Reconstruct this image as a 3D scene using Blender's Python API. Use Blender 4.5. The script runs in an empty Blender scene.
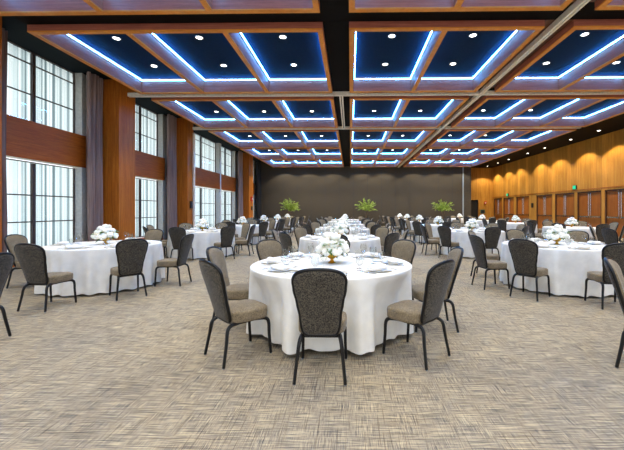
import bpy, math, random
from mathutils import Vector, Matrix
PI = math.pi
C = bpy.context.scene.collection
rnd = random.Random(7)

# ------------------------------------------------------------------ mesh helper
class MB:
    def __init__(s): s.v = []; s.f = []; s.m = []
    def _add(s, vs, fs, mi=0):
        b = len(s.v); s.v += [tuple(p) for p in vs]
        s.f += [tuple(b + i for i in f) for f in fs]; s.m += [mi] * len(fs)
    def box(s, x0, x1, y0, y1, z0, z1, mi=0):
        s._add([(x0,y0,z0),(x1,y0,z0),(x1,y1,z0),(x0,y1,z0),(x0,y0,z1),(x1,y0,z1),(x1,y1,z1),(x0,y1,z1)],
               [(0,3,2,1),(4,5,6,7),(0,1,5,4),(1,2,6,5),(2,3,7,6),(3,0,4,7)], mi); return s
    def rings(s, rings, cap0=True, cap1=True, mi=0):
        n = len(rings[0]); vs = [p for r in rings for p in r]; fs = []
        for k in range(len(rings) - 1):
            for i in range(n):
                j = (i + 1) % n
                fs.append((k*n+i, k*n+j, (k+1)*n+j, (k+1)*n+i))
        if cap0: fs.append(tuple(reversed(range(n))))
        if cap1: fs.append(tuple((len(rings)-1)*n + i for i in range(n)))
        s._add(vs, fs, mi); return s
    def lathe(s, prof, n=16, c=(0,0,0), mi=0, cap0=True, cap1=True):
        rs = []
        for r, z in prof:
            rs.append([(c[0]+r*math.cos(2*PI*i/n), c[1]+r*math.sin(2*PI*i/n), c[2]+z) for i in range(n)])
        return s.rings(rs, cap0, cap1, mi)
    def tube(s, pts, rad, n=8, closed=False, mi=0):
        P = [Vector(p) for p in pts]; N = len(P); rs = []
        up = None
        for i in range(N):
            if closed: t = P[(i+1) % N] - P[i-1]
            else: t = P[min(i+1, N-1)] - P[max(i-1, 0)]
            t.normalize()
            if up is None:
                up = Vector((0,0,1)) if abs(t.z) < .9 else Vector((0,1,0))
            u = (up - t*up.dot(t)); u.normalize(); w = t.cross(u); up = u
            r = rad[i] if isinstance(rad, (list, tuple)) else rad
            rs.append([tuple(P[i] + u*(r*math.cos(2*PI*k/n)) + w*(r*math.sin(2*PI*k/n))) for k in range(n)])
        if closed: rs.append(rs[0]); return s.rings(rs, False, False, mi)
        return s.rings(rs, True, True, mi)
    def mesh(s, name, mats, smooth=True, angle=40):
        me = bpy.data.meshes.new(name); me.from_pydata(s.v, [], s.f)
        for m in (mats if isinstance(mats, (list, tuple)) else [mats]): me.materials.append(m)
        me.polygons.foreach_set('material_index', s.m)
        if smooth:
            me.shade_smooth(); me.set_sharp_from_angle(angle=math.radians(angle))
        me.update(); return me

def link(name, me, parent=None, loc=None, rot=None):
    o = bpy.data.objects.new(name, me); C.objects.link(o)
    if parent: o.parent = parent
    if loc: o.location = loc
    if rot: o.rotation_euler = rot
    return o
def tag(o, label, cat, group=None):
    o['label'] = label; o['category'] = cat
    if group: o['group'] = group
    return o
def empty(name, loc=(0,0,0), rz=0):
    o = bpy.data.objects.new(name, None); C.objects.link(o)
    o.location = loc; o.rotation_euler = (0,0,rz); o.empty_display_size = .1; return o
def struct(name, mb, mats, smooth=False, parent=None):
    o = link(name, mb.mesh(name, mats, smooth), parent)
    if not parent: o['kind'] = 'structure'
    return o
def copy_tree(o, parent=None):
    c = o.copy(); C.objects.link(c)
    if parent: c.parent = parent
    for ch in list(o.children): copy_tree(ch, c)
    return c

# ------------------------------------------------------------------ materials
def newmat(name):
    m = bpy.data.materials.new(name); m.use_nodes = True
    nt = m.node_tree; b = nt.nodes['Principled BSDF']; return m, nt, b
def lin(h):
    f = lambda c: c/12.92 if c <= .04045 else ((c+.055)/1.055)**2.4
    return tuple(f(int(h[i:i+2],16)/255) for i in (0,2,4)) + (1,)
def noise(nt, vec, scale=(1,1,1), s=5, detail=3, rough=.5):
    mp = nt.nodes.new('ShaderNodeMapping'); mp.inputs['Scale'].default_value = scale
    nt.links.new(vec, mp.inputs['Vector'])
    n = nt.nodes.new('ShaderNodeTexNoise'); n.inputs['Scale'].default_value = s
    n.inputs['Detail'].default_value = detail; n.inputs['Roughness'].default_value = rough
    nt.links.new(mp.outputs[0], n.inputs['Vector']); return n.outputs['Fac']
def ramp(nt, fac, stops):
    r = nt.nodes.new('ShaderNodeValToRGB'); e = r.color_ramp.elements
    while len(e) < len(stops): e.new(.5)
    for el, (p, c) in zip(e, stops): el.position = p; el.color = c
    nt.links.new(fac, r.inputs['Fac']); return r.outputs['Color']
def mix(nt, fac, a, b, mode='MIX'):
    m = nt.nodes.new('ShaderNodeMix'); m.data_type = 'RGBA'; m.blend_type = mode
    for i, x in ((0, fac), (6, a), (7, b)):
        if hasattr(x, 'links') or isinstance(x, bpy.types.NodeSocket): nt.links.new(x, m.inputs[i])
        else: m.inputs[i].default_value = x
    return m.outputs[2]
def objco(nt):
    t = nt.nodes.new('ShaderNodeTexCoord'); return t.outputs['Object']
def bump(nt, b, h, strength=.2, dist=.01):
    n = nt.nodes.new('ShaderNodeBump'); n.inputs['Strength'].default_value = strength
    n.inputs['Distance'].default_value = dist
    nt.links.new(h, n.inputs['Height']); nt.links.new(n.outputs[0], b.inputs['Normal'])
def plain(name, hexc, rough=.5, metal=0, spec=None):
    m, nt, b = newmat(name)
    co = objco(nt); f = noise(nt, co, s=14, detail=2)
    c = lin(hexc); c2 = tuple(x*.82 for x in c[:3]) + (1,)
    nt.links.new(ramp(nt, f, [(.3, c2), (.7, c)]), b.inputs['Base Color'])
    b.inputs['Roughness'].default_value = rough; b.inputs['Metallic'].default_value = metal
    if spec is not None: b.inputs['Specular IOR Level'].default_value = spec
    return m
def wood(name, dark, mid, light, grain=(6,6,.35), rough=.42, plank=None, axis=1, spec=.3):
    m, nt, b = newmat(name); co = objco(nt)
    f = noise(nt, co, grain, 3.0, 6, .62)
    col = ramp(nt, f, [(.28, lin(dark)), (.5, lin(mid)), (.74, lin(light))])
    f2 = noise(nt, co, tuple(g*5 for g in grain), 4.0, 3, .6)
    col = mix(nt, .35, col, ramp(nt, f2, [(.3, lin(dark)), (.7, lin(light))]))
    if plank:                                   # board-to-board tone and thin grooves
        sx = nt.nodes.new('ShaderNodeSeparateXYZ'); nt.links.new(co, sx.inputs[0])
        d = nt.nodes.new('ShaderNodeMath'); d.operation = 'DIVIDE'; d.inputs[1].default_value = plank
        nt.links.new(sx.outputs[axis], d.inputs[0])
        fl = nt.nodes.new('ShaderNodeMath'); fl.operation = 'FLOOR'; nt.links.new(d.outputs[0], fl.inputs[0])
        wn = nt.nodes.new('ShaderNodeTexWhiteNoise'); wn.noise_dimensions = '1D'; nt.links.new(fl.outputs[0], wn.inputs['W'])
        col = mix(nt, 1.0, col, ramp(nt, wn.outputs['Value'], [(0, (.72,.72,.72,1)), (1, (1.1,1.1,1.1,1))]), 'MULTIPLY')
        fr = nt.nodes.new('ShaderNodeMath'); fr.operation = 'FRACT'; nt.links.new(d.outputs[0], fr.inputs[0])
        g = ramp(nt, fr.outputs[0], [(0, (.35,.3,.28,1)), (.05, (1,1,1,1))])
        col = mix(nt, 1.0, col, g, 'MULTIPLY')
    nt.links.new(col, b.inputs['Base Color'])
    b.inputs['Roughness'].default_value = rough; b.inputs['Specular IOR Level'].default_value = spec
    return m
def emit(name, col, strength):
    m, nt, b = newmat(name)
    b.inputs['Base Color'].default_value = (.8,.8,.8,1)
    b.inputs['Emission Color'].default_value = (*col, 1); b.inputs['Emission Strength'].default_value = strength
    return m

M = {}
M['wall_wood'] = wood('panelling', '955f20', 'b98233', 'd2a24d', (7,7,.3), .45, plank=.42, axis=1)
M['wall_wood_x'] = wood('panelling_far', '955f20', 'b98233', 'd2a24d', (7,7,.3), .45, plank=.42, axis=0)
M['pillar_wood'] = wood('pillar_wood', '86400f', 'b5621a', 'd6862f', (8,8,.3), .42)
M['band_wood'] = wood('band_wood', '86390d', 'ae5516', 'cc7628', (8,.4,9), .42)
M['door_wood'] = wood('door_wood', '703a10', '96561f', 'b06f30', (9,9,.3), .4)
M['beam_wood'] = wood('beam_wood', '7c4236', 'a05a48', 'bb7058', (.4,.4,9), .5)
M['edge_wood_lit'] = wood('edge_wood_lit', 'b9691f', 'd4862f', 'e59b42', (.6,.6,6), .5)  # beam undersides: floor bounce light painted in as a paler golden tone
M['gap_wood'] = wood('gap_wood', '452718', '5c3520', '6d4229', (6,.4,6), .5)
M['dark_ceiling'] = plain('dark_ceiling_paint', '10191d', .8, 0, .1)
M['gap_dark'] = plain('gap_dark_paint', '120f0e', .8, 0, .08)
M['coffer_panel'] = plain('coffer_panel_paint', '14283e', .8, 0, .05)
M['back_fabric'] = None
M['black_metal'] = plain('black_metal', '0b0b0d', .38, 0.0, .35)
M['chrome'] = plain('chrome', 'cfd4d8', .22, 1.0)
M['alu'] = plain('aluminium_track', 'f0e8d6', .45)
M['jamb_alu'] = plain('jamb_aluminium', '8f989c', .45)
M['track_side'] = plain('track_wood_side', '4e2e1c', .5)
M['dark_frame'] = plain('dark_window_frame', '4a3a34', .5)
M['cream'] = plain('cream_paint', 'e9e2cf', .6)
M['jamb_grey'] = plain('jamb_grey_paint', 'd6d2ca', .6)
M['white_paint'] = plain('white_paint', 'f2f3f2', .5)
M['dark_open'] = plain('dark_opening', '0d0b0a', .8)
M['black_plastic'] = plain('black_plastic', '141416', .45)
M['red'] = plain('red_plastic', 'c01f22', .4)
M['teal'] = plain('teal_plastic', '1d6a5c', .4)
M['gold'] = plain('gold_metal', 'd9a432', .28, .85)
M['porcelain'] = plain('porcelain', 'f7f6f2', .22)
M['napkin'] = plain('napkin_linen', 'f6f3ec', .85)
M['steel'] = plain('cutlery_steel', 'a8a8a6', .25, 1.0)
M['leaf'] = plain('leaf_green', '4c7a2a', .55)
M['tree_leaf'] = plain('tree_leaf_green', '90a83a', .6)
M['trunk'] = plain('trunk_bark', '5a4630', .8)
M['pot'] = plain('pot_grey', '6e6d6a', .6)
M['rubber'] = plain('grey_glide', '8b8d90', .6)
M['green_sign'] = emit('green_sign_face', (.01,.55,.28), .9); M['green_sign'].node_tree.nodes['Principled BSDF'].inputs['Base Color'].default_value = (.01,.25,.12,1)
M['lamp_lens'] = emit('lamp_lens', (1.0,.93,.82), 12)
M['led'] = emit('led_light', (.07,.37,1.0), 58)

def mk_petal():
    m, nt, b = newmat('white_petal'); co = objco(nt)
    f = noise(nt, co, s=30, detail=2)
    nt.links.new(ramp(nt, f, [(.3, lin('f0eedd')), (.7, lin('fffdf6'))]), b.inputs['Base Color'])
    b.inputs['Roughness'].default_value = .7; b.inputs['Subsurface Weight'].default_value = 0
    return m
M['petal'] = mk_petal()

def mk_carpet():
    m, nt, b = newmat('woven_carpet'); co = objco(nt)
    a = noise(nt, co, (2.6, 105, 1), 1.7, 3, .7)          # threads along x
    c = noise(nt, co, (95, 4.5, 1), 1.7, 3, .7)          # threads along y
    p = noise(nt, co, (1,1,1), 6.5, 3, .6)               # patches where one or other rules
    pm = ramp(nt, p, [(.40, (.05,.05,.05,1)), (.72, (.8,.8,.8,1))])
    h = mix(nt, pm, a, c)
    lt = ramp(nt, h, [(.34, lin('413e3d')), (.45, lin('797166')), (.54, lin('ad9e82')), (.67, lin('dfcda5'))])
    # single dark threads of either direction
    da = ramp(nt, noise(nt, co, (1.1, 90, 1), 1.3, 2, .6), [(.34, (.52,.50,.52,1)), (.41, (1,1,1,1))])
    dc = ramp(nt, noise(nt, co, (90, 1.6, 1), 1.3, 2, .6), [(.34, (.52,.50,.52,1)), (.41, (1,1,1,1))])
    col = mix(nt, 1.0, mix(nt, 1.0, lt, da, 'MULTIPLY'), dc, 'MULTIPLY')
    big = noise(nt, co, (1,1,1), .6, 3, .6)
    col = mix(nt, 1.0, col, ramp(nt, big, [(.35, (.80,.82,.88,1)), (.62, (1.03,1.02,.99,1))]), 'MULTIPLY')
    nt.links.new(col, b.inputs['Base Color']); b.inputs['Roughness'].default_value = .95
    b.inputs['Specular IOR Level'].default_value = .1
    bump(nt, b, h, .3, .008); return m
M['carpet'] = mk_carpet()

def mk_tweed(name, d, l):
    m, nt, b = newmat(name); co = objco(nt)
    f = noise(nt, co, (1,1,1), 95, 2, .72)
    g = noise(nt, co, (1,1,1), 9, 2, .5)
    col = ramp(nt, f, [(.35, lin(d)), (.65, lin(l))])
    col = mix(nt, 1.0, col, ramp(nt, g, [(.3, (.85,.85,.85,1)), (.7, (1.05,1.05,1.05,1))]), 'MULTIPLY')
    nt.links.new(col, b.inputs['Base Color']); b.inputs['Roughness'].default_value = .9
    b.inputs['Specular IOR Level'].default_value = .15
    b.inputs['Sheen Weight'].default_value = .15
    bump(nt, b, f, .15, .003); return m
M['tweed'] = mk_tweed('seat_tweed', '5c5242', '938368')
M['tweed_shaded'] = mk_tweed('shaded_back_tweed', '161617', '625b4e')  # same fabric as the seat, shade on the rear put into the colour

def mk_cloth():
    m, nt, b = newmat('white_tablecloth'); co = objco(nt)
    f = noise(nt, co, (1,1,1), 7, 3, .5)
    nt.links.new(ramp(nt, f, [(.3, lin('dbd9d1')), (.7, lin('e9e7df'))]), b.inputs['Base Color'])
    b.inputs['Roughness'].default_value = .85; b.inputs['Specular IOR Level'].default_value = .2
    bump(nt, b, f, .08, .02); return m
M['cloth'] = mk_cloth()

def mk_curtain():
    m, nt, b = newmat('mauve_curtain'); co = objco(nt)
    f = noise(nt, co, (9,9,.25), 3, 3, .6)
    nt.links.new(ramp(nt, f, [(.3, lin('77605a')), (.7, lin('a68d86'))]), b.inputs['Base Color'])
    b.inputs['Roughness'].default_value = .9; return m
M['curtain'] = mk_curtain()
M['black_curtain'] = plain('black_curtain', '1b1a1d', .9)

def mk_back():
    m, nt, b = newmat('grey_wall_fabric'); co = objco(nt)
    f = noise(nt, co, (1,1,1), 20, 3, .6)
    nt.links.new(ramp(nt, f, [(.3, lin('3d372e')), (.7, lin('4e463a'))]), b.inputs['Base Color'])
    b.inputs['Roughness'].default_value = .9; b.inputs['Specular IOR Level'].default_value = .15; return m
M['back_fabric'] = mk_back()

def mk_sheer():
    m, nt, b = newmat('sheer_blind'); co = objco(nt)
    f = noise(nt, co, (1,9,.02), 1.3, 2, .6)
    col = ramp(nt, f, [(.38, lin('68777a')), (.47, lin('bcc8c8')), (.58, lin('eff1ee'))])
    tr = nt.nodes.new('ShaderNodeBsdfTranslucent'); df = nt.nodes.new('ShaderNodeBsdfDiffuse')
    nt.links.new(col, tr.inputs[0]); nt.links.new(col, df.inputs[0])
    mx = nt.nodes.new('ShaderNodeMixShader'); mx.inputs[0].default_value = .65
    nt.links.new(df.outputs[0], mx.inputs[1]); nt.links.new(tr.outputs[0], mx.inputs[2])
    nt.links.new(mx.outputs[0], nt.nodes['Material Output'].inputs[0]); return m
M['sheer'] = mk_sheer()

def mk_glass(name, tint, k):
    m, nt, b = newmat(name)
    t = nt.nodes.new('ShaderNodeBsdfTransparent'); t.inputs[0].default_value = tint
    g = nt.nodes.new('ShaderNodeBsdfGlossy'); g.inputs['Roughness'].default_value = .05
    lw = nt.nodes.new('ShaderNodeLayerWeight'); lw.inputs[0].default_value = .5
    pw = nt.nodes.new('ShaderNodeMath'); pw.operation = 'POWER'; pw.inputs[1].default_value = 4
    nt.links.new(lw.outputs['Facing'], pw.inputs[0])
    ma = nt.nodes.new('ShaderNodeMath'); ma.operation = 'MULTIPLY_ADD'; ma.inputs[1].default_value = k; ma.inputs[2].default_value = .03
    nt.links.new(pw.outputs[0], ma.inputs[0])
    mx = nt.nodes.new('ShaderNodeMixShader')
    nt.links.new(ma.outputs[0], mx.inputs[0])
    nt.links.new(t.outputs[0], mx.inputs[1]); nt.links.new(g.outputs[0], mx.inputs[2])
    nt.links.new(mx.outputs[0], nt.nodes['Material Output'].inputs[0]); return m
M['pane'] = mk_glass('window_pane', (.95,.98,.98,1), .25)
M['glass'] = mk_glass('drinking_glass', (.965,.97,.965,1), .8)

# ------------------------------------------------------------------ room dimensions
CAM_Z = 1.42
XL, XG, XR = -8.4, -8.65, 13.7
ZC, ZB, ZP, ZS = 5.71, 5.12, 5.61, 5.50          # perimeter ceiling, beam underside, coffer panel
YN, YB, YR = -2.6, 29.5, 32.6
ROWS = [(-2.15, 1.75), (2.35, 6.28), (6.85, 10.6), (11.2, 15.15), (15.7, 19.9), (20.2, 24.4), (24.8, 28.95)]
BAYS = [(-6.72, -.575, 3), (-.03, 3.93, 2), (4.52, 10.47, 3)]

# floor
f = struct('floor', MB().box(XL-.6, XR+.2, YN-.2, YR+.2, -.12, 0), M['carpet'])

# ceiling: one slab with coffer panel level, plus lowered dark strips between modules
ce = MB(); ce.box(XL-.6, XR+.2, YN-.2, YR+.2, ZC, ZC+.15)
struct('ceiling', ce, M['dark_ceiling'])
g = MB(); gw = MB()
ys = [YN] + [y for r in ROWS for y in r] + [YB]
xs0, xs1 = BAYS[0][0], BAYS[2][1]
for i in range(0, len(ys), 2):
    y0, y1 = ys[i], ys[i+1]
    if y1 - y0 > .02: g.box(xs0, xs1, y0+.004, y1-.004, ZB+.15, ZC-.005)
for (y0, y1) in ROWS:
    g.box(BAYS[0][1]+.004, BAYS[1][0]-.004, y0, y1, ZB+.15, ZC-.005)
    gw.box(BAYS[1][1]+.004, BAYS[2][0]-.004, y0, y1, ZB+.15, ZC-.005)
g.box(BAYS[2][1]+.004, XR-.002, YN, YR-.002, ZS, ZC-.005)
struct('ceiling_slab', g, M['gap_dark'])
struct('ceiling_strip', gw, M['gap_wood'])

ORD = ['nearest', 'second', 'third', 'fourth', 'fifth', 'sixth', 'seventh']
BT = .11
cells = []
rowname = ['overhead', 'first', 'second', 'third', 'fourth', 'fifth', 'sixth']
for ri, (y0, y1) in enumerate(ROWS):
    for bi, (x0, x1, n) in enumerate(BAYS):
        mb = MB(); w = (x1 - x0) / n
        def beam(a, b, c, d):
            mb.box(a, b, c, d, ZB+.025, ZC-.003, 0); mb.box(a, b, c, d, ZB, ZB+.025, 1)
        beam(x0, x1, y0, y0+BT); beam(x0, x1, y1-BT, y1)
        for k in range(n+1):
            xc = x0 + k*w
            a, b = (x0, x0+BT) if k == 0 else ((x1-BT, x1) if k == n else (xc-BT/2, xc+BT/2))
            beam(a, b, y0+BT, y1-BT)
        struct('ceiling_beam', mb, [M['beam_wood'], M['edge_wood_lit']])
        for k in range(n):
            a = x0 + k*w + (BT if k == 0 else BT/2); b = x0 + (k+1)*w - (BT if k == n-1 else BT/2)
            cells.append((ri, bi, k, a, b, y0+BT, y1-BT))

# coffer panels (dark painted), LED coves, downlights
ring_me = lens_me = None
def downlight(x, y, z, label, power, group, size=1.8, blend=.4, col=(1,.89,.68)):
    global ring_me, lens_me
    if ring_me is None:
        ring_me = MB().lathe([(.066,0),(.092,0),(.096,-.006),(.088,-.012),(.072,-.010),(.066,-.004)], 20, cap0=False, cap1=False).mesh('trim_ring', M['white_paint'])
        lens_me = MB().lathe([(.068,-.002),(.068,-.006),(.04,-.011),(.001,-.013)], 20).mesh('lens', M['lamp_lens'])
    t = empty('downlight', (x, y, z)); tag(t, label, 'ceiling light', group)
    link('trim_ring', ring_me, t); link('lens', lens_me, t)
    key = 'spot%d_%d' % (int(power), int(size*100))
    L = bpy.data.lights.get(key)
    if L is None:
        L = bpy.data.lights.new(key, 'SPOT'); L.energy = power; L.spot_size = size; L.spot_blend = blend
        L.color = col; L.shadow_soft_size = .07
    lo = bpy.data.objects.new('lamp_light', L); C.objects.link(lo); lo.parent = t; lo.location = (0,0,-.03)

cellname = [['first coffer from the windows', 'second coffer from the windows', 'third coffer from the windows'],
            ['fourth coffer from the windows', 'fifth coffer from the windows'],
            ['sixth coffer from the windows', 'seventh coffer from the windows', 'eighth coffer beside the wooden wall']]
LAMP_W = 172
for (ri, bi, k, a, b, c, d) in cells:
    p = MB().box(a+.004, b-.004, c+.004, d-.004, ZP-.03, ZP-.006)
    struct('ceiling_panel', p, M['coffer_panel'])
    zl = 5.49; off = .03; t = .022
    led = MB()
    x0, x1, y0, y1 = a+off, b-off, c+off, d-off
    led.box(x0, x0+t, y0, y1, zl, zl+t); led.box(x1-t, x1, y0, y1, zl, zl+t)
    led.box(x0+t, x1-t, y0, y0+t, zl, zl+t); led.box(x0+t, x1-t, y1-t, y1, zl, zl+t)
    # carrier ledge that holds the strip to the beam
    cr = MB()
    cr.box(a+.003, x0, c+.003, d-.003, zl-.004, zl+t); cr.box(x1, b-.003, c+.003, d-.003, zl-.004, zl+t)
    cr.box(x0, x1, c+.003, y0, zl-.004, zl+t); cr.box(x0, x1, y1, d-.003, zl-.004, zl+t)
    e = empty('cove_light', ((a+b)/2, (c+d)/2, zl))
    e['label'] = 'blue white LED cove strip, %s row, %s' % (rowname[ri], cellname[bi][k]); e['category'] = 'strip light'; e['group'] = 'LED cove strips in the ceiling'
    for nm, mb_, mt in (('led_strip', led, M['led']), ('strip_carrier', cr, M['beam_wood'])):
        mb_.v = [(q[0]-(a+b)/2, q[1]-(c+d)/2, q[2]-zl) for q in mb_.v]
        link(nm, mb_.mesh(nm, mt, False), e)
    for q, fr in enumerate((.3, .74 if ri < 6 else .86)):
        downlight((a+b)/2, c+(d-c)*fr, ZP-.03, 'round recessed downlight, %s end of %s row, %s' % (('near','far')[q], rowname[ri], cellname[bi][k]),
                  LAMP_W if ri < 6 else 430, 'downlights in the coffers', size=1.8 if ri < 6 else 1.95, blend=.4 if ri < 6 else .25)

# partition tracks
def track(name, x0, x1, y0, y1, z=ZB+.02):
    mb = MB(); al = (x1-x0) > (y1-y0)
    if al:
        yc = (y0+y1)/2
        mb.box(x0, x1, yc-.055, yc-.012, z, z+.12, 0); mb.box(x0, x1, yc+.012, yc+.055, z, z+.12, 0); mb.box(x0, x1, yc-.012, yc+.012, z+.03, z+.12, 1)
    else:
        xc = (x0+x1)/2
        mb.box(xc-.06, xc-.014, y0, y1, z, z+.12, 0); mb.box(xc+.014, xc+.06, y0, y1, z, z+.12, 0); mb.box(xc-.014, xc+.014, y0, y1, z+.03, z+.12, 1)
    return struct(name, mb, [M['alu'], M['gap_dark']])
track('ceiling_trim', 4.12, 4.28, YN+.02, YB-.02)
track('ceiling_trim', -7.3, 4.15, 10.82, 10.98); track('ceiling_trim', 4.25, 10.6, 10.82, 10.98)
track('ceiling_trim', -7.3, 4.15, 15.35, 15.5); track('ceiling_trim', 4.25, 10.46, 15.35, 15.5)
track('ceiling_trim', -.38, -.24, 11.0, 15.33)

# ------------------------------------------------------------------ right wall with double doors
DOORS = [(30.55,32.3),(28.35,30.3),(25.95,27.95),(23.0,24.95),(20.75,22.7),(18.55,20.5),(16.35,18.3),(14.15,16.1),(11.0,12.95),(8.8,10.75),(6.6,8.55)]
DZ = 2.5
wr = MB(); wr.box(XR, XR+.25, YN-.2, YR+.2, DZ+.12, ZC)
edges = sorted(DOORS)
prev = YN-.2
for (a, b) in edges:
    wr.box(XR, XR+.25, prev, a, 0, DZ+.12); prev = b
    wr.box(XR, XR+.25, a, b, DZ, DZ+.12)
    wr.box(XR+.2, XR+.25, a, b, 0, DZ)
wr.box(XR, XR+.25, prev, YR+.2, 0, DZ+.12)
struct('wall_right', wr, M['wall_wood'])
struct('trim_1', MB().box(XR-.02, XR-.001, YN, YR-.01, DZ+.10, DZ+.14), M['door_wood'])
for i, (a, b) in enumerate(sorted(DOORS)):
    d = empty('door_%d' % (i+1), (XR+.08, (a+b)/2, 0)); d['kind'] = 'structure'
    h = (b-a)/2; fm = MB()
    fm.box(-.06, .02, -h+.002, -h+.07, .002, DZ-.002); fm.box(-.06, .02, h-.07, h-.002, .002, DZ-.002); fm.box(-.06, .02, -h+.07, h-.07, DZ-.08, DZ-.002)
    link('door_frame', fm.mesh('door_frame', M['track_side'], False), d)
    for s in (-1, 1):
        y0, y1 = sorted((s*.004, s*(h-.075)))
        lf = link('door_leaf', MB().box(-.0, .045, y0, y1, .01, DZ-.085).mesh('door_leaf', M['door_wood'], False), d)
        bar = MB(); bar.box(-.075, -.04, y0+.06, y1-.06, 1.0, 1.06); bar.box(-.05, -.001, y0+.06, y0+.16, .98, 1.08); bar.box(-.05, -.001, y1-.16, y1-.06, .98, 1.08)
        link('panic_bar', bar.mesh('panic_bar', M['chrome'], False), d)
        rod = MB(); yr = s*.075
        rod.tube([(-.03, yr, 1.09), (-.03, yr, DZ-.12)], .014); rod.box(-.05, -.001, yr-.03, yr+.03, DZ-.16, DZ-.09)
        link('vertical_rod', rod.mesh('vertical_rod', M['chrome']), d)
for i, y in enumerate([8.0, 10.4, 12.4, 14.9, 17.4, 19.6, 22.2, 24.3, 27.2, 29.2, 31.4]):
    downlight(12.74, y, ZS-.001, '%s soffit downlight washing the wooden wall' % (['nearest','second','third','fourth','fifth','sixth','seventh','eighth','ninth','tenth','eleventh'][i]),
              560, 'downlights along the wooden wall', size=1.92, blend=.3, col=(1,.83,.55))

# far walls
struct('wall_back', MB().box(XL-.6, 10.0, YB, YB+.25, 0, ZC), M['back_fabric'])
seam = MB()
x = XL+1.2
while x < 9.7:
    seam.box(x-.012, x+.012, YB-.006, YB-.001, 0.0, ZC-.02); x += 1.24
struct('trim_2', seam, M['black_plastic'])
struct('trim_3', MB().box(9.80, 9.90, YB-.05, YB-.002, 0, ZC-.02), M['jamb_alu'])
struct('wall_return', MB().box(10.0, 10.55, YB-.02, YR, 0, ZC), M['back_fabric'])
wb = MB(); wb.box(10.55, 11.1, YR, YR+.2, 0, ZC); wb.box(11.1, 12.36, YR, YR+.2, 2.4, ZC); wb.box(12.36, XR, YR, YR+.2, 0, ZC); 
struct('wall_far_right', wb, M['wall_wood_x'])
struct('door_12', MB().box(11.1, 12.36, YR+.12, YR+.2, 0, 2.4), M['dark_open'])

# ------------------------------------------------------------------ left wall: pillars, spandrels, windows, blinds, curtains
PILL = [(2.0,2.8), (6.4,7.18), (10.87,11.7), (15.5,16.08), (24.96,26.0)]
for (a, b) in PILL:
    struct('pillar', MB().box(XL-.3, -7.6, a, b, 0, ZC-.002), M['pillar_wood'])
# opening ranges on the window plane
OPEN = [(3.1,6.1,[4.6],0), (7.55,10.34,[8.97],1), (12.1,14.85,[13.6],2), (17.0,21.3,[19.2],3), (21.55,24.2,[22.9],4), (26.3,28.9,[27.6],5)]
SPL, SPH = 2.75, 3.75
segs = []
prev = YN-.2
blk = []
for (a, b, ms, i) in OPEN:
    blk.append((prev, a)); prev = b
blk.append((prev, YB))
wl = MB()
for (a, b) in blk: wl.box(XL-.3, XL, a, b, 0, ZC-.002)
struct('wall_left', wl, M['jamb_grey'])
light_i = 0
winname = ['window nearest the camera', 'first window', 'second window', 'third window', 'fourth window', 'last window before the grey wall']
for (a, b, ms, i) in OPEN:
    sp = MB(); sp.box(XL-.26, XL-.001 if i else XL, a, b, SPL+.02, SPH, 0); sp.box(XL-.26, XL-.001, a, b, SPL-.001, SPL+.018, 1)
    # face board reaches over the wall beside the opening up to the curtains
    sp.box(XL+.001, XL+.03, a-.12, b+.12, SPL, SPH, 0)
    struct('wall_left_panel', sp, [M['band_wood'], M['cream']])
    struct('wall_left_sill', MB().box(XL-.28, XL+.02, a, b, 0, .28), M['band_wood'])
    for lv, (z0, z1, bars) in enumerate(((.30, SPL-.03, (1.10, 1.82)), (SPH+.02, ZC-.012, (4.54, 5.36)))):
        w = empty('window_%d' % (2*i+lv+1), (XG, (a+b)/2, z0)); w['kind'] = 'structure'
        o = (a+b)/2; fr = MB()
        fr.box(-.02, .03, a-o+.003, a-o+.025, 0, z1-z0); fr.box(-.02, .03, b-o-.025, b-o-.003, 0, z1-z0)
        fr.box(-.02, .03, a-o+.025, b-o-.025, 0, .04); fr.box(-.02, .03, a-o+.025, b-o-.025, z1-z0-.025, z1-z0)
        for m_ in ms: fr.box(-.02, .05, m_-o-.04, m_-o+.04, .04, z1-z0-.04)
        for zb in bars: fr.box(-.015, .015, a-o+.025, b-o-.025, zb-z0-.016, zb-z0+.016)
        link('window_frame', fr.mesh('window_frame', M['dark_frame'], False), w)
        link('pane', MB().box(-.012, -.008, a-o+.01, b-o-.01, .01, z1-z0-.01).mesh('pane', M['pane'], False), w)
        # pleated sheer blind behind the bars
        sb = MB(); n = int((b-a)/.03); top = []; bot = []
        for q in range(n+1):
            y = a-o+.02 + (b-a-.04)*q/n; xx = -.055 + .012*math.sin(q*1.9) + .008*math.sin(q*.7)
            bot.append((xx, y, .012)); top.append((xx, y, z1-z0-.012))
        sb._add(bot+top, [(q, q+1, n+2+q, n+1+q) for q in range(n)])
        s = link('sheer_blind', sb.mesh('sheer_blind', M['sheer'], True, 180)); s.location = w.location
        tag(s, 'pale striped sheer blind in the %s part of the %s' % (('lower', 'upper')[lv], winname[i]), 'blind', 'sheer blinds behind the window bars')
    L = bpy.data.lights.new('daylight', 'AREA'); L.shape = 'RECTANGLE'; L.size = ZC; L.size_y = b-a; L.energy = 19*(b-a); L.color = (.9,.97,1)
    lo = bpy.data.objects.new('daylight', L); C.objects.link(lo); lo.location = (XL-1.1, (a+b)/2, ZC/2); lo.rotation_euler = (0, -PI/2, 0)
struct('trim_4', MB().box(XL+.001, XL+.05, 21.34, 21.50, 0, ZC-.02), M['white_paint'])
# aluminium partition jamb on the face of the second pillar
struct('trim_5', MB().box(-7.58, -7.50, 15.96, 16.06, 0, ZB), M['alu'])

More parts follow.
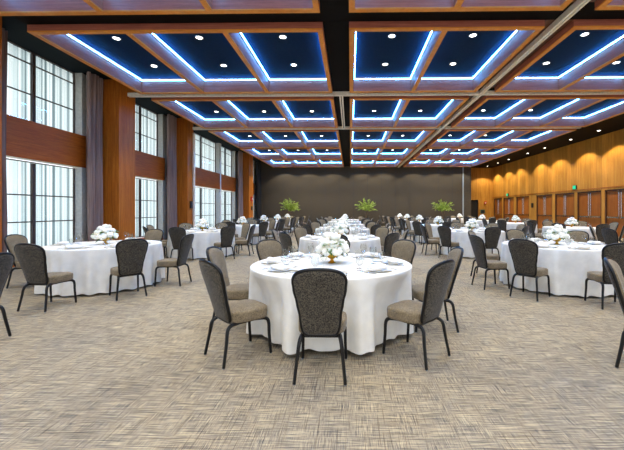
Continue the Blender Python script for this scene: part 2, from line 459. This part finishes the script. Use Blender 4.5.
def curtain(y0, y1, label, mat, x=-8.2, amp=.08, folds=4):
    mb = MB(); n = folds*8; A = []; rows = [.02, 1.2, 2.6, 4.2, ZC-.02]
    vs = []
    for k, z in enumerate(rows):
        for side in (0, 1):
            for q in range(n+1):
                t = q/n; ph = t*folds*2*PI
                sp = 1 + .05*math.sin(k*1.7)
                yy = y0 + (y1-y0)*t + .012*math.sin(ph*.5+k)
                xx = x + amp*math.sin(ph + .25*math.sin(k*2.1)) * sp + .02*math.sin(ph*.37+k) + (.012 if side else 0)
                vs.append((xx, yy, z))
    W = n+1; fs = []
    for k in range(len(rows)-1):
        for q in range(n):
            a = (2*k)*W + q; b = (2*k+2)*W + q
            fs.append((a, b, b+1, a+1)); fs.append((a+W, a+W+1, b+W+1, b+W))
        for q in (0, n):
            a = 2*k*W+q; b = (2*k+2)*W+q; fs.append((a, a+W, b+W, b) if q == 0 else (a, b, b+W, a+W))
    mb._add(vs, fs)
    o = link('curtain', mb.mesh('curtain', mat, True, 80)); tag(o, label, 'curtain', 'curtains beside the pillars')
curtain(7.24, 7.85, 'mauve brown pleated curtain on far side of the nearest visible pillar', M['curtain'])
curtain(10.2, 10.82, 'mauve brown pleated curtain just before the first broad pillar', M['curtain'], x=-8.12, amp=.1)
curtain(14.75, 15.45, 'mauve brown pleated curtain just before the second pillar', M['curtain'], x=-8.12, amp=.1)
curtain(24.1, 24.9, 'mauve brown pleated curtain just before the third pillar', M['curtain'], x=-8.1, amp=.1)
curtain(28.75, 29.42, 'black curtain in the corner by the grey back wall', M['black_curtain'], x=-8.0, amp=.16)

# wall fittings
def fitting(name, label, cat, loc, parts):
    e = empty(name, loc); tag(e, label, cat)
    for nm, mb, mt in parts: link(nm, mb.mesh(nm, mt, False), e)
    return e
def box0(a,b,c,d,e_,f_): return MB().box(a,b,c,d,e_,f_)
fitting('mounted_control_unit', 'black wall control panel on the second pillar', 'control panel', (-7.6, 15.8, 1.5), [('housing', box0(.001,.05,-.1,.1,0,.34), M['black_plastic']), ('display', box0(.051,.056,-.07,.07,.2,.3), M['pane'])])
fitting('mounted_control_unit', 'black wall control panel low on the third pillar by the red alarm', 'control panel', (-7.6, 25.6, 1.4), [('housing', box0(.001,.05,-.12,.12,0,.3), M['black_plastic']), ('display', box0(.051,.056,-.08,.08,.16,.26), M['pane'])])
fitting('mounted_control_unit', 'black wall control panel on the panelling between door groups', 'control panel', (XR, 25.45, 1.6), [('housing', box0(-.05,-.001,-.12,.12,0,.34), M['black_plastic']), ('display', box0(-.056,-.051,-.08,.08,.2,.3), M['pane'])])
fitting('mounted_fire_alarm', 'red fire alarm box high on the third window wall pillar', 'alarm', (-7.6, 25.5, 2.1), [('housing', box0(.001,.08,-.17,.17,0,.34), M['red']), ('strobe', box0(.081,.11,-.06,.06,.1,.22), M['white_paint'])])
fitting('mounted_fire_alarm', 'red fire alarm on the wooden wall past the grey partition', 'alarm', (13.0, YR, 1.95), [('housing', box0(-.1,.1,-.08,-.001,.05,.3), M['red']), ('strobe', box0(-.05,.05,-.11,-.081,.1,.22), M['white_paint'])])
fitting('wall_box', 'dark teal wall box low on the far wooden wall', 'wall box', (12.75, YR, 1.1), [('housing', box0(-.2,.2,-.1,-.001,0,.36), M['teal']), ('cover', box0(-.16,.16,-.112,-.101,.04,.3), M['black_plastic'])])
fitting('exit_sign', 'green lit exit sign above the nearer pair of wooden doors', 'sign', (XR, 20.65, 2.68), [('housing', box0(-.07,-.001,-.15,.15,0,.24), M['black_plastic']), ('sign_face', box0(-.08,-.071,-.135,.135,.015,.225), M['green_sign'])])
fitting('exit_sign', 'green lit exit sign above the farther group of wooden doors', 'sign', (XR, 29.4, 2.62), [('housing', box0(-.07,-.001,-.15,.15,0,.24), M['black_plastic']), ('sign_face', box0(-.08,-.071,-.135,.135,.015,.225), M['green_sign'])])

# ------------------------------------------------------------------ chair
def smooth_path(pts, sub=5):
    P = [Vector(p) for p in pts]; out = []
    for i in range(len(P)-1):
        p0, p1, p2, p3 = P[max(i-1,0)], P[i], P[i+1], P[min(i+2,len(P)-1)]
        for k in range(sub):
            t = k/sub
            out.append(.5*((2*p1)+(-p0+p2)*t+(2*p0-5*p1+4*p2-p3)*t*t+(-p0+3*p1-3*p2+p3)*t**3))
    out.append(P[-1]); return out
BZ0, BH = .375, .578
def back_pt(x, t, off):
    """surface of the backrest: x across, t up (0..1), off = outward to the rear"""
    y = -.185 - .155*t - .03*t*t + .035*(x/.2)**2*(.3+.7*t)
    return Vector((x, y - off, BZ0 + BH*t))
def half_w(t):
    K = [(0,.138),(.12,.157),(.3,.165),(.5,.184),(.7,.207),(.84,.214),(.93,.206),(1,.185)]
    for (a, wa), (b, wb_) in zip(K, K[1:]):
        if t <= b:
            u = (t-a)/(b-a); u = u*u*(3-2*u); return wa+(wb_-wa)*u
    return K[-1][1]
def outline():
    pts = []
    for k in range(7):                                     # bottom edge, rounded
        x = -.10 + .20*k/6; pts.append((x, -.0 - .0))
    N = 12
    right = []
    for k in range(N+1):
        t = .07 + .735*k/N; right.append((half_w(t), t))
    cr = []
    w = half_w(.805)                                       # shoulders and arched top, one smooth curve
    for k in range(1, 12):
        a = k/12*PI/2; cr.append((w*math.cos(a)**(2/2.5), .805+.195*math.sin(a)**(2/2.5)))
    tp = [(0, 1.0)]
    left = [(-x, t) for x, t in reversed(right)]
    cl = [(-x, t) for x, t in reversed(cr)]
    bc0 = [(.122,.009),(.138,.032)]; bc1 = [(-.138,.032),(-.122,.009)]
    return pts + bc0 + right + cr + tp + cl + left + bc1
OUT = outline()
def make_backrest():
    mb = MB(); cx, ct = 0, .52
    def ring(s, off):
        return [tuple(back_pt(cx+(x-cx)*s, ct+(t-ct)*s, off)) for x, t in OUT]
    mb.rings([ring(.02,.026), ring(.5,.026), ring(.82,.024), ring(.94,.018), ring(.985,.006), ring(.985,-.012), ring(.94,-.03), ring(.8,-.04), ring(.5,-.046), ring(.02,-.048)])
    fa = [x for x in mb.m]
    n = len(OUT)
    # rear upholstery uses slot 1
    for i in range(len(mb.f)):
        mb.m[i] = 1 if i < 4*n else 0
    mb.m[-2] = 1
    mb.f = [tuple(reversed(q)) for q in mb.f]
    return mb.mesh('backrest', [M['tweed'], M['tweed_shaded']], True, 60)
def make_backframe():
    mb = MB()
    mb.tube([back_pt(x, t, -.002) for x, t in OUT], .015, 8, True)
    return mb.mesh('back_frame', M['black_metal'], True, 80)
def make_seat():
    mb = MB(); n = 40
    def ring(s, z, dz=0):
        r = []
        for i in range(n):
            a = 2*PI*i/n; e = 3.6
            c, s_ = math.cos(a), math.sin(a)
            k = (abs(c)**e + abs(s_)**e)**(-1/e)
            px, py = k*c, k*s_
            r.append((px*(.212+.016*py)*s, .015+py*.205*s, z))
        return r
    mb.rings([ring(.5,.368), ring(.95,.368), ring(.99,.374), ring(1,.39), ring(1.004,.43), ring(1,.452), ring(.985,.463), ring(.94,.470), ring(.75,.477), ring(.4,.482), ring(.05,.483)])
    return mb.mesh('seat', M['tweed'], True, 50)
def leg_mesh(front):
    mb = MB()
    if front:
        p = smooth_path([(.12,.02,.362),(.165,.12,.362),(.186,.17,.352),(.197,.192,.31),(.2,.196,.2),(.206,.212,.008)], 4)
    else:
        p = smooth_path([(.12,-.04,.362),(.155,-.13,.362),(.166,-.19,.352),(.176,-.222,.31),(.188,-.238,.2),(.208,-.272,.008)], 4)
    n = len(p); r = [.0205 - .0065*(i/(n-1)) for i in range(n)]
    mb.tube(p, r, 8)
    return mb.mesh('leg', M['black_metal'])
def glide(front):
    y = .212 if front else -.272; x = .206 if front else .208
    return MB().lathe([(.009,0),(.012,.003),(.012,.014)], 8, (x, y, 0.0005)).mesh('foot_glide', M['rubber'])
def mirror(me):
    m2 = me.copy(); m2.transform(Matrix.Scale(-1, 4, (1,0,0))); m2.flip_normals(); return m2
fl, rl = leg_mesh(True), leg_mesh(False); flm, rlm = mirror(fl), mirror(rl)
fg, rg = glide(True), glide(False); fgm, rgm = mirror(fg), mirror(rg)
sf = MB(); sf.box(-.15,.15,-.16,-.135,.345,.367); sf.box(-.15,.15,.13,.155,.345,.367); sf.box(-.15,-.125,-.16,.155,.345,.367); sf.box(.125,.15,-.16,.155,.345,.367)
sf_me = sf.mesh('seat_frame', M['black_metal'], False)
bk_me, bf_me, st_me = make_backrest(), make_backframe(), make_seat()
def make_chair(full):
    c = empty('banquet_chair')
    link('seat', st_me, c)
    b = link('backrest', bk_me, c); link('back_frame', bf_me, b)
    for me, gm in ((fl, fg), (flm, fgm), (rl, rg), (rlm, rgm)):
        l = link('leg', me, c)
        if full: link('foot_glide', gm, l)
    if full: link('seat_frame', sf_me, c)
    return c
chair_full, chair_far = make_chair(True), make_chair(False)
used = {'full': False, 'far': False}
def place_chair(x, y, rz, label, group, full):
    key = 'full' if full else 'far'; src = chair_full if full else chair_far
    o = src if not used[key] else copy_tree(src); used[key] = True
    o.location = (x, y, 0); o.rotation_euler = (0,0,rz); tag(o, label, 'chair', group)
    return o

# ------------------------------------------------------------------ table linen and table
TH = .765
def cloth_mesh(R, chairs, seed, n=160, pull=.07, flare=.024, hem=.035):
    r_ = random.Random(seed)
    ph = [r_.uniform(0, 2*PI) for _ in range(4)]
    mb = MB(); rings = []
    def fold(a):
        return .5*math.sin(19*a+ph[0]+.6*math.sin(3*a+ph[3])) + .3*math.sin(31*a+ph[1]) + .35*math.sin(11*a+ph[2])
    def dent(a):
        d = 0
        for c in chairs:
            k = abs((a-c+PI) % (2*PI) - PI)
            if k < .39: d = max(d, (.5+.5*math.cos(PI*max(0, k-.2)/.19)) if k > .2 else 1)
        return d
    prof = [(.02,TH+.003),(R*.5,TH+.003),(R*.9,TH+.003),(R-.012,TH+.002),(R-.003,TH-.004),(R,TH-.014)]
    for r, z in prof: rings.append([(r*math.cos(2*PI*i/n), r*math.sin(2*PI*i/n), z) for i in range(n)])
    for u in (.08,.18,.3,.45,.6,.75,.9,1.0):
        z = TH - .014 - (TH-.014-hem)*u; row = []
        for i in range(n):
            a = 2*PI*i/n
            r = R + .004 + .046*min(1,u*1.6)*fold(a)*(1-.75*dent(a)) + flare*u*(1-dent(a)) - pull*min(1, u*3)*dent(a)
            zz = z + (.012*fold(a+.1) if u == 1.0 else 0)
            row.append((r*math.cos(a), r*math.sin(a), zz))
        rings.append(row)
    mb.rings(list(reversed(rings)), False, True)
    return mb.mesh('tablecloth', M['cloth'], True, 75)
cloth_plain = [cloth_mesh(.945, [], s, n=200) for s in (3, 11)]
def table_under():
    t = empty('round_table')
    link('tabletop', MB().lathe([(.90,TH-.03),(.912,TH-.025),(.912,TH-.006),(.90,TH-.001)], 48).mesh('tabletop', M['gap_wood']), t)
    for q in range(4):
        a = PI/4+q*PI/2; x, y = .55*math.cos(a), .55*math.sin(a)
        link('leg', MB().tube([(x,y,TH-.031),(x*1.15,y*1.15,.002)], .018).mesh('leg', M['black_metal']), t)
    return t

# tableware meshes
plate_me = MB().lathe([(.02,.0),(.085,.001),(.10,.006),(.135,.014),(.138,.017),(.133,.018),(.098,.010),(.085,.006),(.01,.005)], 28).mesh('dinner_plate', M['porcelain'])
bread_me = MB().lathe([(.02,.0),(.05,.001),(.06,.005),(.078,.010),(.08,.012),(.076,.013),(.058,.008),(.05,.005),(.01,.004)], 20).mesh('bread_plate', M['porcelain'])
def napkin_mesh():
    mb = MB()
    def ring(sx, sy, z, k=0): 
        r = []
        for i in range(24):
            a = 2*PI*i/24; e = 5; c, s = math.cos(a), math.sin(a); q = (abs(c)**e+abs(s)**e)**(-1/e)
            r.append((q*c*sx, q*s*sy, z + .006*math.sin(3*a+k)*(1 if z > .004 else 0)))
        return r
    mb.rings([ring(.055,.10,.0), ring(.062,.108,.006), ring(.064,.11,.016), ring(.060,.106,.026,1), ring(.045,.09,.034,1), ring(.02,.05,.037,2), ring(.004,.01,.036)])
    return mb.mesh('napkin', M['napkin'], True, 60)
napkin_me = napkin_mesh()
wine_me = MB().lathe([(.034,.0),(.034,.002),(.006,.006),(.0045,.02),(.0045,.085),(.012,.095),(.034,.115),(.043,.145),(.041,.175),(.035,.205),(.0335,.205),(.039,.175),(.041,.146),(.032,.118),(.010,.099),(.002,.097)], 14).mesh('wine_glass', M['glass'])
water_me = MB().lathe([(.033,.0),(.033,.002),(.007,.006),(.006,.04),(.02,.055),(.038,.08),(.043,.11),(.041,.155),(.0395,.155),(.041,.11),(.036,.082),(.018,.059),(.002,.056)], 14).mesh('water_goblet', M['glass'])
def fork_mesh():
    mb = MB(); mb.box(-.006,.006,-.09,.03,0,.003); mb.box(-.011,.011,.03,.05,0,.003)
    for k in range(4): mb.box(-.011+k*.0062,-.0075+k*.0062,.05,.09,0,.003)
    return mb.mesh('fork', M['steel'], False)
def knife_mesh():
    mb = MB(); mb.box(-.006,.006,-.11,-.01,0,.005); mb._add([(-.008,-.01,.001),(.008,-.01,.001),(.008,.09,.001),(-.001,.11,.001),(-.008,.09,.001),(-.008,-.01,.003),(.008,-.01,.003),(.008,.09,.003),(-.001,.11,.003),(-.008,.09,.003)], [(4,3,2,1,0),(5,6,7,8,9),(0,1,6,5),(1,2,7,6),(2,3,8,7),(3,4,9,8),(4,0,5,9)])
    return mb.mesh('knife', M['steel'], False)
fork_me, knife_me = fork_mesh(), knife_mesh()

# flowers
def rose_mesh(seed):
    r_ = random.Random(seed); mb = MB(); n = 18
    prof = []
    rings = []
    p1, p2 = r_.uniform(0,6), r_.uniform(0,6)
    for k in range(9):
        v = k/8; th = -PI/2 + PI*.97*v
        row = []
        for i in range(n):
            a = 2*PI*i/n
            ruf = 1 + .13*math.sin(5*a+p1+v*5) * (.4+.6*v) + .07*math.sin(9*a+p2-v*8)
            r = math.cos(th)*.062*ruf; z = math.sin(th)*.05 + .006*math.sin(4*a+p1+v*9)
            if k >= 7: z -= .018*(k-6)
            row.append((r*math.cos(a), r*math.sin(a), z))
        rings.append(row)
    mb.rings(rings)
    return mb.mesh('rose', M['petal'], True, 50)
roses = [rose_mesh(s) for s in range(4)]
def leaves_mesh():
    mb = MB(); r_ = random.Random(5)
    for k in range(46):
        a = r_.uniform(0, 2*PI); el = r_.uniform(-.6, .3); L = r_.uniform(.09,.14); w = .03
        q_ = r_.uniform(.05,.13); c = Vector((math.cos(a)*q_, math.sin(a)*q_, .15 + .10*el + r_.uniform(0,.10)))
        d = Vector((math.cos(a)*math.cos(el), math.sin(a)*math.cos(el), math.sin(el)))
        s = d.cross(Vector((0,0,1))).normalized()
        up = s.cross(d)
        p = [c, c+d*L*.4+s*w+up*.01, c+d*L+up*-.015, c+d*L*.4-s*w+up*.01, c+d*L*.45-up*.006]
        mb._add(p, [(0,4,1),(1,4,2),(2,4,3),(3,4,0)])
    return mb.mesh('foliage', M['leaf'], True, 60)
leaf_me = leaves_mesh()
vase_me = MB().lathe([(.05,.0),(.052,.006),(.03,.018),(.018,.035),(.018,.05),(.045,.062),(.068,.085),(.074,.12),(.07,.12),(.062,.09),(.03,.07),(.004,.066)], 20).mesh('vase', M['gold'])
def make_flowers():
    e = empty('flower_centrepiece'); link('vase', vase_me, e); link('foliage', leaf_me, e)
    r_ = random.Random(21)
    pos = []
    for k, (n, rad, z) in enumerate(((8, .165, .175), (6, .115, .255), (3, .055, .315))):
        for i in range(n):
            a = 2*PI*i/n + k*.5 + r_.uniform(-.15,.15)
            pos.append((rad*math.cos(a)*r_.uniform(.88,1.1), rad*math.sin(a)*r_.uniform(.88,1.1), z + r_.uniform(-.03,.025), a, .75-.3*k))
    for i, (x, y, z, a, tilt) in enumerate(pos):
        q = link('rose', roses[i % 4], e, (x, y, z)); q.rotation_euler = (0, tilt, a); s = r_.uniform(.95,1.2); q.scale = (s,s,s)
    return e
flowers0 = make_flowers(); fl_used = False

SIDE = {-90: 'near side', -45: 'near right side', 0: 'right side', 45: 'far right side', 90: 'far side', 135: 'far left side', 180: 'left side', -135: 'near left side'}
def side_of(a):
    a = (a+180) % 360 - 180
    k = min(SIDE, key=lambda s: abs((a-s+180) % 360 - 180)); return SIDE[k]
ROWN = {'L': 'window row', 'T': 'centre row', 'R': 'row right of centre', 'C': 'wooden wall row'}
seen_glass = 0
def setting(tx, ty, R, ang, tname, d, gname):
    """plate, napkin, glasses and cutlery for one seat"""
    ca, sa = math.cos(ang), math.sin(ang); sd = side_of(math.degrees(ang)); z = TH + .0045
    def put(r, lat, me, name, label, cat, rz=0, dz=0):
        x = tx + ca*r - sa*lat; y = ty + sa*r + ca*lat
        o = link(name, me, None, (x, y, z+dz), (0,0,ang+PI/2+rz)); tag(o, label, cat, gname + ' ' + cat + 's'); return o
    loc = 'at %s of %s' % (sd, tname)
    if d < 12:
        put(R-.20, 0, plate_me, 'dinner_plate', 'round white dinner plate ' + loc, 'plate')
        put(R-.20, 0, napkin_me, 'napkin', 'folded white napkin ' + loc, 'napkin', rz=PI/2+.15, dz=.0205)
    if d < 7:
        put(R-.20, .19, fork_me, 'fork', 'steel fork ' + loc, 'fork')
        put(R-.20, -.18, knife_me, 'knife', 'steel knife ' + loc, 'knife')
        put(R-.37, .13, bread_me, 'bread_plate', 'small white bread plate ' + loc, 'plate')
    if d < 13:
        put(R-.44, -.06, wine_me, 'wine_glass', 'clear stemmed wine glass ' + loc, 'glass')
        put(R-.35, -.145, water_me, 'water_goblet', 'clear water goblet ' + loc, 'glass')
    elif d < 25:
        put(R-.4, -.1, wine_me, 'wine_glass', 'clear stemmed wine glass ' + loc, 'glass')

ALL8 = [-90,-45,0,45,90,135,180,-135]
def table(col, idx, x, y, angs, rad=1.245, seats=None, near=False, jit=4):
    """seats: explicit {angle: (x, y, facing degrees)}"""
    global fl_used
    tname = '%s table, %s' % (ORD[idx], ROWN[col])
    a0 = [math.radians(a) for a in angs]
    if near:
        me = cloth_mesh(.97, a0, 3, n=240, pull=.10, flare=.045, hem=.055)
    else: me = cloth_plain[idx % 2]
    R = .945
    o = link('tablecloth', me, None, (x, y, 0), (0,0,0 if near else rnd.uniform(0,6)))
    tag(o, 'white floor length cloth on %s' % tname, 'tablecloth', 'white tablecloths on the round tables')
    if y < 8.5:
        t = table_under(); t.location = (x, y, 0)
        tag(t, 'round folding table hidden under the cloth of %s' % tname, 'table', 'round banquet tables')
    if not fl_used: fo = flowers0; fl_used = True
    else: fo = copy_tree(flowers0)
    fo.location = (x, y, TH+.0045); fo.rotation_euler = (0,0,rnd.uniform(0,6) if not near else .4)
    tag(fo, 'white roses in a gold vase on %s' % tname, 'flower arrangement', 'flower centrepieces')
    for a in angs:
        ar = math.radians(a)
        sd = side_of(a)
        j = math.radians(rnd.uniform(-jit, jit)); dr = rnd.uniform(-.01, .03) if jit else 0
        if seats and a in seats: cx, cy, face = seats[a]; rz = math.radians(face) - PI/2
        else: cx, cy, rz = x + (rad+dr)*math.cos(ar), y + (rad+dr)*math.sin(ar), ar + PI/2 + j
        back = 'dark grey chair with black frame' if math.sin(ar) < -.3 else ('taupe chair with black frame' if math.sin(ar) > .3 else 'grey chair with black frame')
        place_chair(cx, cy, rz, '%s, %s of %s' % (back, sd, tname), 'banquet chairs around the round tables', y < 12)
        if y < 25: setting(x, y, R, ar, tname, y, 'place settings')

# centre row
TX = -.25
table('T', 0, TX+.02, 4.12, [-90,-135.5,180,135,90,45,0,-44], rad=1.14, near=True, jit=0, seats={-90: (TX, 2.98, 90), -135.5: (TX-.835, 3.305, 45), 0: (TX+1.22, 4.1, 180), -44: (TX+.87, 3.31, 136), 45: (TX+.85, 4.93, 225)})
table('T', 1, TX, 7.95, ALL8, jit=5)
for i, y in enumerate((11.75, 15.45, 19.2, 23.0)): table('T', i+2, TX-.03-.03*i, y, [-45,0,45,135,180,-135] if i < 3 else [0,180,45,135])
# window row
LX = -4.68
table('L', 0, LX, 6.32, [-90,-40,2,90,187], seats={-90: (-4.42, 4.86, 86)}, rad=1.26)
for i, y in enumerate((10.45, 14.3, 17.9, 21.3, 24.6)): table('L', i+1, LX+.03, y, [-90,-40,2,48,90,135,187,-138])
# row right of centre
RX = 3.90
table('R', 0, RX, 6.4, [-138,-173,140,90,45,5,-92], seats={-92: (3.83, 5.05, 80), -173: (2.60, 6.22, 10)}, rad=1.25)
for i, y in enumerate((10.75, 14.85, 18.9, 23.0, 26.4)): table('R', i+1, RX-.03, y, [-90,-138,180,138,90,45,0,-45])
# row by the wooden wall
CX = 8.35
for i, y in enumerate((12.8, 17.1, 21.4, 25.8)): table('C', i, CX, y, [-90,-138,180,138,90,45,0,-45])
# chairs whose tables stand outside the picture
G = 'banquet chairs around the round tables'
place_chair(2.73, 3.02, math.radians(-42)-PI/2, 'taupe grey banquet chair nearest the camera at the right edge', G, True)
place_chair(-4.10, 3.50, math.radians(178)-PI/2, 'black edged banquet chair cut off at the near left edge', G, True)
place_chair(6.75, 8.5, 0-PI/2+.1, 'dark blue grey banquet chair between the near right table and the wooden doors', G, True)
place_chair(7.15, 9.5, math.radians(-40)-PI/2, 'taupe banquet chair near the wooden doors beside a dark one', G, True)

# ------------------------------------------------------------------ potted trees by the back wall
def tree(x, y, seed, label):
    r_ = random.Random(seed); e = empty('potted_tree', (x, y, 0)); tag(e, label, 'potted plant', 'potted trees by the grey back wall')
    link('pot', MB().lathe([(.17,.001),(.19,.01),(.24,.42),(.26,.44),(.26,.48),(.22,.48),(.21,.42),(.02,.40)], 20).mesh('pot', M['pot']), e)
    tk = MB()
    for k in range(4):
        a = k*1.57+.3; tk.tube(smooth_path([(.03*math.cos(a), .03*math.sin(a), .38), (.06*math.cos(a), .06*math.sin(a), .9), (.25*math.cos(a), .25*math.sin(a), 1.5), (.5*math.cos(a), .45*math.sin(a), 1.95)], 4), [.022-.0012*i for i in range(13)], 6)
    link('trunk', tk.mesh('trunk', M['trunk']), e)
    lf = MB()
    for k in range(64):                                  # arching sprays, each with its leaves along it
        a = r_.uniform(0, 2*PI); out = r_.uniform(.1,.92); h = r_.uniform(.1,1.0)*(1.15-.5*out)
        p0 = Vector((.1*math.cos(a), .1*math.sin(a), 1.25 + r_.uniform(-.1,.25)))
        p2 = Vector((out*math.cos(a), out*.8*math.sin(a), 1.3 + h)); p1 = (p0+p2)/2 + Vector((0,0,.22))
        for i in range(15):
            t = .2 + .8*i/14; c = p0*(1-t)**2 + p1*2*t*(1-t) + p2*t*t
            d = ((p1-p0)*(1-t) + (p2-p1)*t).normalized() + Vector((r_.uniform(-.8,.8), r_.uniform(-.8,.8), r_.uniform(-.5,.5)))
            d.normalize(); s = d.cross(Vector((r_.uniform(-1,1), r_.uniform(-1,1), .4))).normalized(); L = r_.uniform(.11,.2); w = .022
            n_ = s.cross(d)
            lf._add([c, c+d*L*.4+s*w, c+d*L-n_*.02, c+d*L*.4-s*w, c+d*L*.4+n_*.01], [(0,4,1),(1,4,2),(2,4,3),(3,4,0)])
    link('foliage', lf.mesh('foliage', M['tree_leaf'], True, 60), e)
tree(-5.1, 28.2, 1, 'potted green tree by the back wall nearest the windows')
tree(1.3, 28.2, 2, 'potted green tree by the middle of the back wall')
tree(7.75, 28.2, 3, 'potted green tree by the back wall nearest the wooden wall')

# ------------------------------------------------------------------ world, camera, view
w = bpy.data.worlds.new('World'); bpy.context.scene.world = w; w.use_nodes = True
bg = w.node_tree.nodes['Background']; bg.inputs[0].default_value = (.95,.97,1,1); bg.inputs[1].default_value = 1.6  # sky doubles as fill through the end left open behind the camera
cam = bpy.data.cameras.new('Camera'); co = bpy.data.objects.new('Camera', cam); C.objects.link(co)
cam.sensor_fit = 'HORIZONTAL'; cam.sensor_width = 36; cam.lens = 335/624*36
cam.shift_x = -33/624; cam.shift_y = -15/624; cam.clip_start = .05; cam.clip_end = 200
co.location = (0, 0, CAM_Z); co.rotation_euler = (PI/2, 0, math.radians(.95))
sc = bpy.context.scene; sc.camera = co
vs = sc.view_settings; vs.view_transform = 'Standard'; vs.look = 'None'; vs.gamma = 1; vs.use_curve_mapping = False; vs.exposure = 0.0
cy = sc.cycles; cy.max_bounces = 8; cy.diffuse_bounces = 5; cy.glossy_bounces = 3; cy.transmission_bounces = 4; cy.transparent_max_bounces = 12
cy.use_denoising = True; cy.caustics_reflective = False; cy.caustics_refractive = False; cy.sample_clamp_indirect = 6
